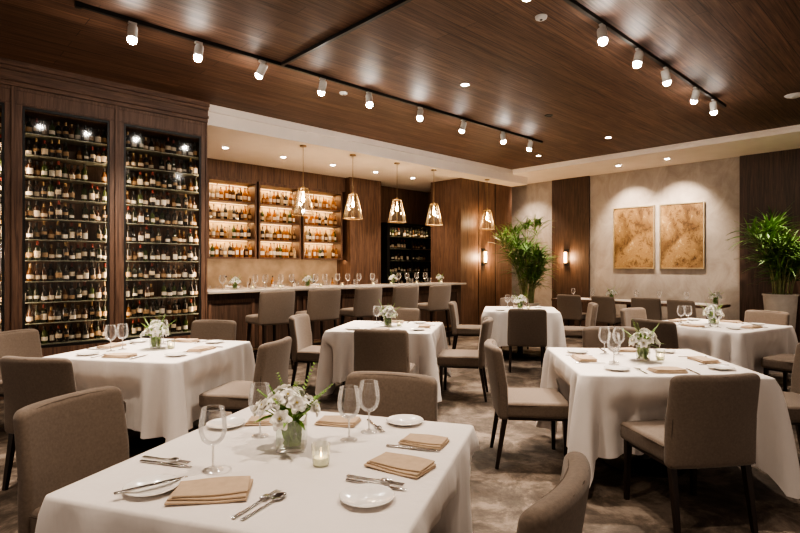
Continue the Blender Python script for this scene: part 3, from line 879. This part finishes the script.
for k, x in enumerate((4.55,5.5,6.4)):
    t = thing('serving_bowl','white bowl on the back counter, %s from the left'%['first','second','third'][k],'bowl',(x,9.25,.979),0,'bowls on the back counter')
    MB().lathe([(.05,0),(.055,.01),(.12,.09),(.13,.10),(.125,.10),(.05,.02),(.001,.018)],20).build('bowl_shell','china',t)
    MB().lathe([(.13,.099),(.133,.102),(.129,.104)],20,capb=False).build('rim','china',t)
for k in range(18):
    p = LP[(k*5)%8] if k % 3 == 2 else TB
    x_ = 4.25+k*.165
    if k % 3 == 2: p.put((x_,9.58,.979),0,'liquor bottle standing among tumblers on the back counter','liquor bottles on the back counter',(1,1,.95))
    else: p.put((x_,9.6,.979),0,'clear tumbler in the row at the back of the back counter','tumblers on the back counter')

# ------------------------------------------------------------------ pendants
for k,(x,nm) in enumerate(((4.85,'first'),(5.88,'second'),(6.95,'third'),(7.98,'fourth'),(9.75,'fifth'))):
    y = 7.38
    t = thing('pendant_lamp','flared glass pendant lamp over the bar, %s from the left'%nm,'pendant lamp',(x,y,3.42),0,'glass pendants over the bar')
    MB().lathe([(.001,0),(.055,-.001),(.055,-.02),(.001,-.022)][::-1],16).build('ceiling_rose','brass',t)
    MB().tube([(0,0,-.02),(0,0,-.66)],.005,6).build('cord','brass',t)
    MB().lathe([(.012,-.75),(.026,-.745),(.028,-.68),(.010,-.655)],14,capt=True).build('lamp_cap','brass',t)
    s = MB().lathe([(.175,-1.13),(.080,-.70),(.03,-.685)],8,capb=False).build('lamp_shade','pend',t,False)
    mb = MB()
    for j in range(8):
        a = 2*PI*j/8; b = 2*PI*(j+1)/8
        mb.tube([(.175*math.cos(a),.175*math.sin(a),-1.13),(.080*math.cos(a),.080*math.sin(a),-.70)],.0042,5)
        mb.tube([(.175*math.cos(a),.175*math.sin(a),-1.13),(.175*math.cos(b),.175*math.sin(b),-1.13)],.0065,5)
        mb.tube([(.080*math.cos(a),.080*math.sin(a),-.70),(.080*math.cos(b),.080*math.sin(b),-.70)],.006,5)
    mb.build('shade_frame','brass',s)
    MB().lathe([(.003,-.925),(.018,-.915),(.026,-.885),(.020,-.845),(.010,-.80),(.010,-.75)],12,capt=True).build('bulb','bulb',t)
    light('POINT',(x,y,3.42-.98),6,(1,.74,.47),shadow_soft_size=.03)

# ------------------------------------------------------------------ ceiling fixtures
def rail(name,label,pts):
    t = thing(name,label,'track rail'); (x0,y0,x1,y1) = pts
    w = .018
    if abs(x1-x0) > abs(y1-y0): MB().box(x0,x1,y0-w,y0+w,H-.035,H-.0005).build('rail_channel','black',t,False)
    else: MB().box(x0-w,x0+w,y0,y1,H-.035,H-.0005).build('rail_channel','black',t,False)
    MB().box(x0-.025,x0+.025,y0-.025,y0+.025,H-.045,H-.001).build('end_cap','black',t,False)
rail('ceiling_track','long black lighting track across the ceiling before the bar',(1.15,5.18,8.45,5.18))
rail('ceiling_track','black lighting track across the ceiling on the right',(3.0,2.26,8.4,2.26))
rail('ceiling_track','thin black track branching off the long track, without spotlights',(3.12,.8,3.12,5.155))
ordn = ['first','second','third','fourth','fifth','sixth','seventh','eighth','ninth']
WARM = (1,.835,.68)
def spot(x, y, tgt, label, group, power=190, size=68):
    t = thing('track_spotlight',label,'spotlight',(x,y,H-.035),0,group)
    MB().box(-.035,.035,-.016,.016,-.02,.0).tube([(0,0,-.02),(0,0,-.085)],.007,8).build('arm','white',t)
    dv = (Vector(tgt)-Vector((x,y,H-.14))).normalized()
    X = T(0,0,-.10)@(dv.to_track_quat('-Z','Y').to_matrix().to_4x4())
    hd = MB().lathe([(.040,-.055),(.043,-.055),(.043,.055),(.038,.07),(.001,.072)],20,capb=False,X=X).build('head','white',t)
    MB().lathe([(.001,-.102),(.022,-.097),(.036,-.082),(.0395,-.060),(.0395,-.051)],20,X=X,capb=False).build('lens','spotem',hd)
    light('SPOT',Vector((x,y,H-.135))+dv*.108,power,WARM,tgt,spot_size=rad(size),spot_blend=.9,shadow_soft_size=.035)
LT = [(1.58,(1.2,4.6,0)),(2.19,(t2[0],t2[1],.75)),(2.88,(2.4,6.9,1.3)),(3.67,(3.6,6.3,.3)),(4.39,(t4[0],t4[1],.75)),(5.32,(t4[0]+.3,t4[1],.75)),(6.25,(6.2,6.5,.3)),(7.27,(t5[0],t5[1],.75)),(8.07,(8.2,6.0,.2))]
for i,(x,tg) in enumerate(LT):
    spot(x,5.18,tg,'white spotlight on the long track, %s from the left'%ordn[i],'spotlights on the long track',190 if i != 8 else 130)
RT = [(3.5,(t3[0]-1.3,t3[1]+1.0,.3)),(4.71,(t3[0],t3[1],.75)),(5.5,(t3[0]+.5,t3[1]+.8,.6)),(6.24,(t8[0],t8[1],.75)),(7.2,(8.1,3.4,.4)),(7.9,(t8[0]+1.3,t8[1]+.2,.75))]
for i,(x,tg) in enumerate(RT):
    spot(x,2.26,tg,'white spotlight on the right track, %s from the left'%ordn[i],'spotlights on the right track')
def downlight(x,y,z_,label,power,lit=True,tgt=None,size=90):
    t = thing('recessed_downlight',label,'downlight',(x,y,z_),0,'recessed ceiling downlights')
    MB().lathe([(.062,-.001),(.060,-.008),(.045,-.006),(.043,-.001)],24,capb=False).build('trim_ring','white' if lit else 'black',t)
    MB().lathe([(.043,-.003),(.001,-.003)],24,capb=False).build('lens','downem' if lit else 'black',t)
    if power: light('SPOT',(x,y,z_-.02),power,WARM,tgt or (x,y,0),spot_size=rad(size),spot_blend=.8,shadow_soft_size=.04)
downlight(5.13,4.22,H,'lit recessed downlight in the wood ceiling between the two tracks',45)
downlight(9.04,4.23,H,'lit recessed downlight in the far part of the wood ceiling',80)
downlight(7.08,4.22,H,'unlit dark recessed downlight in the wood ceiling',0,False)
for i,x in enumerate((4.0,5.1,6.2,7.3,8.4)):
    downlight(x,8.4,3.42,'recessed downlight in the cream bar ceiling, %s from the left'%ordn[i],100)
downlight(11.2,5.02,3.6,'recessed downlight in the cream soffit above the left painting',150,True,(11.99,5.02,2.2),80)
downlight(11.2,4.03,3.6,'recessed downlight in the cream soffit above the right painting',150,True,(11.99,4.03,2.2),80)
downlight(11.2,7.5,3.6,'recessed downlight in the soffit behind the left palm',90,True,(11.9,7.6,1.5))
downlight(10.5,1.7,3.6,'recessed downlight added in the soffit to brighten the right palm',220,True,(11.1,2.1,1.4),70)  # added lamp at the frame edge, lights up the right palm
downlight(9.5,5.9,H,'recessed downlight added in the wood ceiling to brighten the left palm',170,True,(10.1,6.5,1.5),66)  # added lamp aimed at the left palm to lift its leaves
for (x,y,lb) in ((4.23,5.5,'round white smoke detector on the wood ceiling beside the long track'),(4.23,2.6,'round white smoke detector on the wood ceiling at the top of the photo')):
    t = thing('smoke_detector',lb,'smoke detector',(x,y,H))
    MB().lathe([(.001,-.03),(.035,-.029),(.05,-.02),(.055,-.0005)],20,capb=False).build('cover','white',t)
    MB().lathe([(.012,-.034),(.014,-.0285)],10).build('sensor','black',t)
t = thing('ceiling_vent','round white ceiling vent near the right end of the right track','vent',(8.57,1.5,H))
MB().lathe([(.03,-.03),(.09,-.02),(.11,-.0005)],24).build('outer_ring','white',t)
MB().lathe([(.001,-.04),(.05,-.036),(.05,-.0305),(.03,-.0301)],20).build('inner_cone','white',t)

# ------------------------------------------------------------------ wall things
def sconce(loc, rz, label):
    t = thing('wall_sconce',label,'wall lamp',loc,rz,'wall sconces')
    MB().box(-.075,.075,0,.012,-.20,.20).build('wall_plate','black',t,False)
    MB().lathe([(.036,-.13),(.036,.13)],16,c=(0,-.06,0),capt=True).build('lamp_tube','sconce',t)
    br = MB().lathe([(.050,.13),(.050,.16)],16,c=(0,-.06,0),capt=True).lathe([(.050,-.16),(.050,-.13)],16,c=(0,-.06,0),capt=True).box(-.008,.008,-.03,0,.13,.145).box(-.008,.008,-.03,0,-.145,-.13)
    for a in (.4,1.45,2.5,3.54,4.6,5.6): br.tube([(.045*math.cos(a),-.06+.045*math.sin(a),-.14),(.045*math.cos(a),-.06+.045*math.sin(a),.14)],.005,5)
    br.build('bracket','black',t)
    return t
sconce((9.95,7.636,1.67),0,'dark-framed amber wall sconce on the walnut wall at the end of the bar')
light('POINT',(9.95,7.46,1.67),16,(1,.64,.36),shadow_soft_size=.05)
sconce((11.936,6.63,1.67),-PI/2,'dark-framed amber wall sconce on the dark wood strip right of the palm')
light('POINT',(11.77,6.63,1.67),16,(1,.64,.36),shadow_soft_size=.05)
M['art1'] = art_mat('bronze_abstract_left', 0); M['art2'] = art_mat('bronze_abstract_right', .7)
for (y0,y1,mt,lb) in ((4.57,5.475,'art1','bronze and gold abstract painting, the left of the pair'),(3.585,4.46,'art2','bronze and gold abstract painting, the right of the pair')):
    t = thing('painting',lb,'painting',(11.998,(y0+y1)/2,2.09),0,'gold abstract paintings'); w = (y1-y0)/2
    MB().box(-.04,0,-w,-w+.022,-.69,.69).box(-.04,0,w-.022,w,-.69,.69).box(-.04,0,-w+.022,w-.022,-.69,-.668).box(-.04,0,-w+.022,w-.022,.668,.69).build('frame','gold',t,False)
    MB().box(-.028,-.004,-w+.022,w-.022,-.668,.668).build('canvas',mt,t,False)

# ------------------------------------------------------------------ palms
def palm(loc, label, hpot, htot, spread, seed, nc=20, lx=9, ly=9):
    rnd = random.Random(seed)
    t = thing('potted_palm',label,'potted plant',loc)
    MB().lathe([(.17,0),(.18,.02),(.25,hpot-.03),(.265,hpot-.03),(.265,hpot),(.24,hpot),(.235,hpot-.05)],28).build('planter','planter',t)
    MB().lathe([(.236,hpot-.05),(.15,hpot-.035),(.001,hpot-.03)],24,capb=False).build('soil','soil',t)
    cn = MB(); lf_ = MB()
    HH = htot-hpot
    for c_ in range(nc):
        a = c_*2.4+rnd.uniform(-.3,.3); r0 = rnd.uniform(.02,.16)
        H_ = (.34+.56*((c_*.618)%1))*HH
        lean = rnd.uniform(.08,.46)
        pts = []
        for i in range(9):
            u = i/8; rr = r0+lean*u*u*H_*.9
            pts.append(Vector((min(lx-.05,rr*math.cos(a)),min(ly-.05,rr*math.sin(a)),hpot-.06+H_*u)))
        cn.tube(pts,[.012*(1-.4*i/8) for i in range(9)],6)
        for i in range(4,9):
            nb_ = 4 if i < 8 else 13
            for f in range(nb_):
                fa = rnd.uniform(0,2*PI); el = rnd.uniform(.15,2.0)
                dr = Vector((math.cos(fa),math.sin(fa),el)).normalized()
                LL = rnd.uniform(.32,.54)*spread; w = rnd.uniform(.012,.019)
                sv = (dr.cross(Vector((0,0,1))).normalized()+Vector((0,0,rnd.uniform(-.5,.5)))).normalized()
                b = pts[i]+Vector((0,0,rnd.uniform(-.05,.03)))
                cu = rnd.uniform(.08,.28)
                rows = []
                for j in range(9):
                    x_ = j/8; p = b+dr*LL*x_+Vector((0,0,-cu*x_*x_)); ww = w*(.3,.6,.9,1,1,.85,.65,.38,.03)[j]
                    rows.append([p-sv*ww,p+Vector((0,0,-.004)),p+sv*ww])
                rows = [[Vector((min(lx,p.x),min(ly,p.y),p.z)) for p in r_] for r_ in rows]
                lf_.patch(rows)
    cn.build('canes','cane',t); lf_.build('foliage','leaf',t,True,80)
palm((10.08,6.55,0),'tall leafy palm in a pale planter before the light wall near the bar end',.66,2.66,1.05,5,30,9,.62)
palm((11.05,2.13,0),'tall leafy palm in a pale planter at the right edge before the dark wood panel',.98,2.42,1.1,11,30,.83,9)

# ------------------------------------------------------------------ lights / world / camera
w = bpy.data.worlds.new('World'); sc.world = w; w.use_nodes = True
bg = w.node_tree.nodes['Background']; bg.inputs['Color'].default_value = (1,.82,.68,1); bg.inputs['Strength'].default_value = .33
for (x,y,p,tg,nm) in ((.6,1.9,95,(t1[0],t1[1],.75),'nearest table'),(2.0,.8,85,(t1[0]+.4,t1[1]-.3,.75),'right chair of the nearest table'),(.2,4.0,110,(.6,4.0,0),'left aisle')):  # downlights added outside the view as fill for the near area
    downlight(x,y,H,'recessed fill downlight added out of view above the %s'%nm,p,True,tg)
cam = bpy.data.cameras.new('camera'); cam.lens = 24; cam.sensor_width = 36
co = bpy.data.objects.new('camera', cam); C.objects.link(co)
co.location = (0,0,CAMH); co.rotation_euler = (rad(90),0,rad(HEAD-90))
cam.clip_start = .05
sc.camera = co
sc.view_settings.view_transform = 'AgX'
sc.view_settings.look = 'AgX - High Contrast'
sc.view_settings.exposure = .92
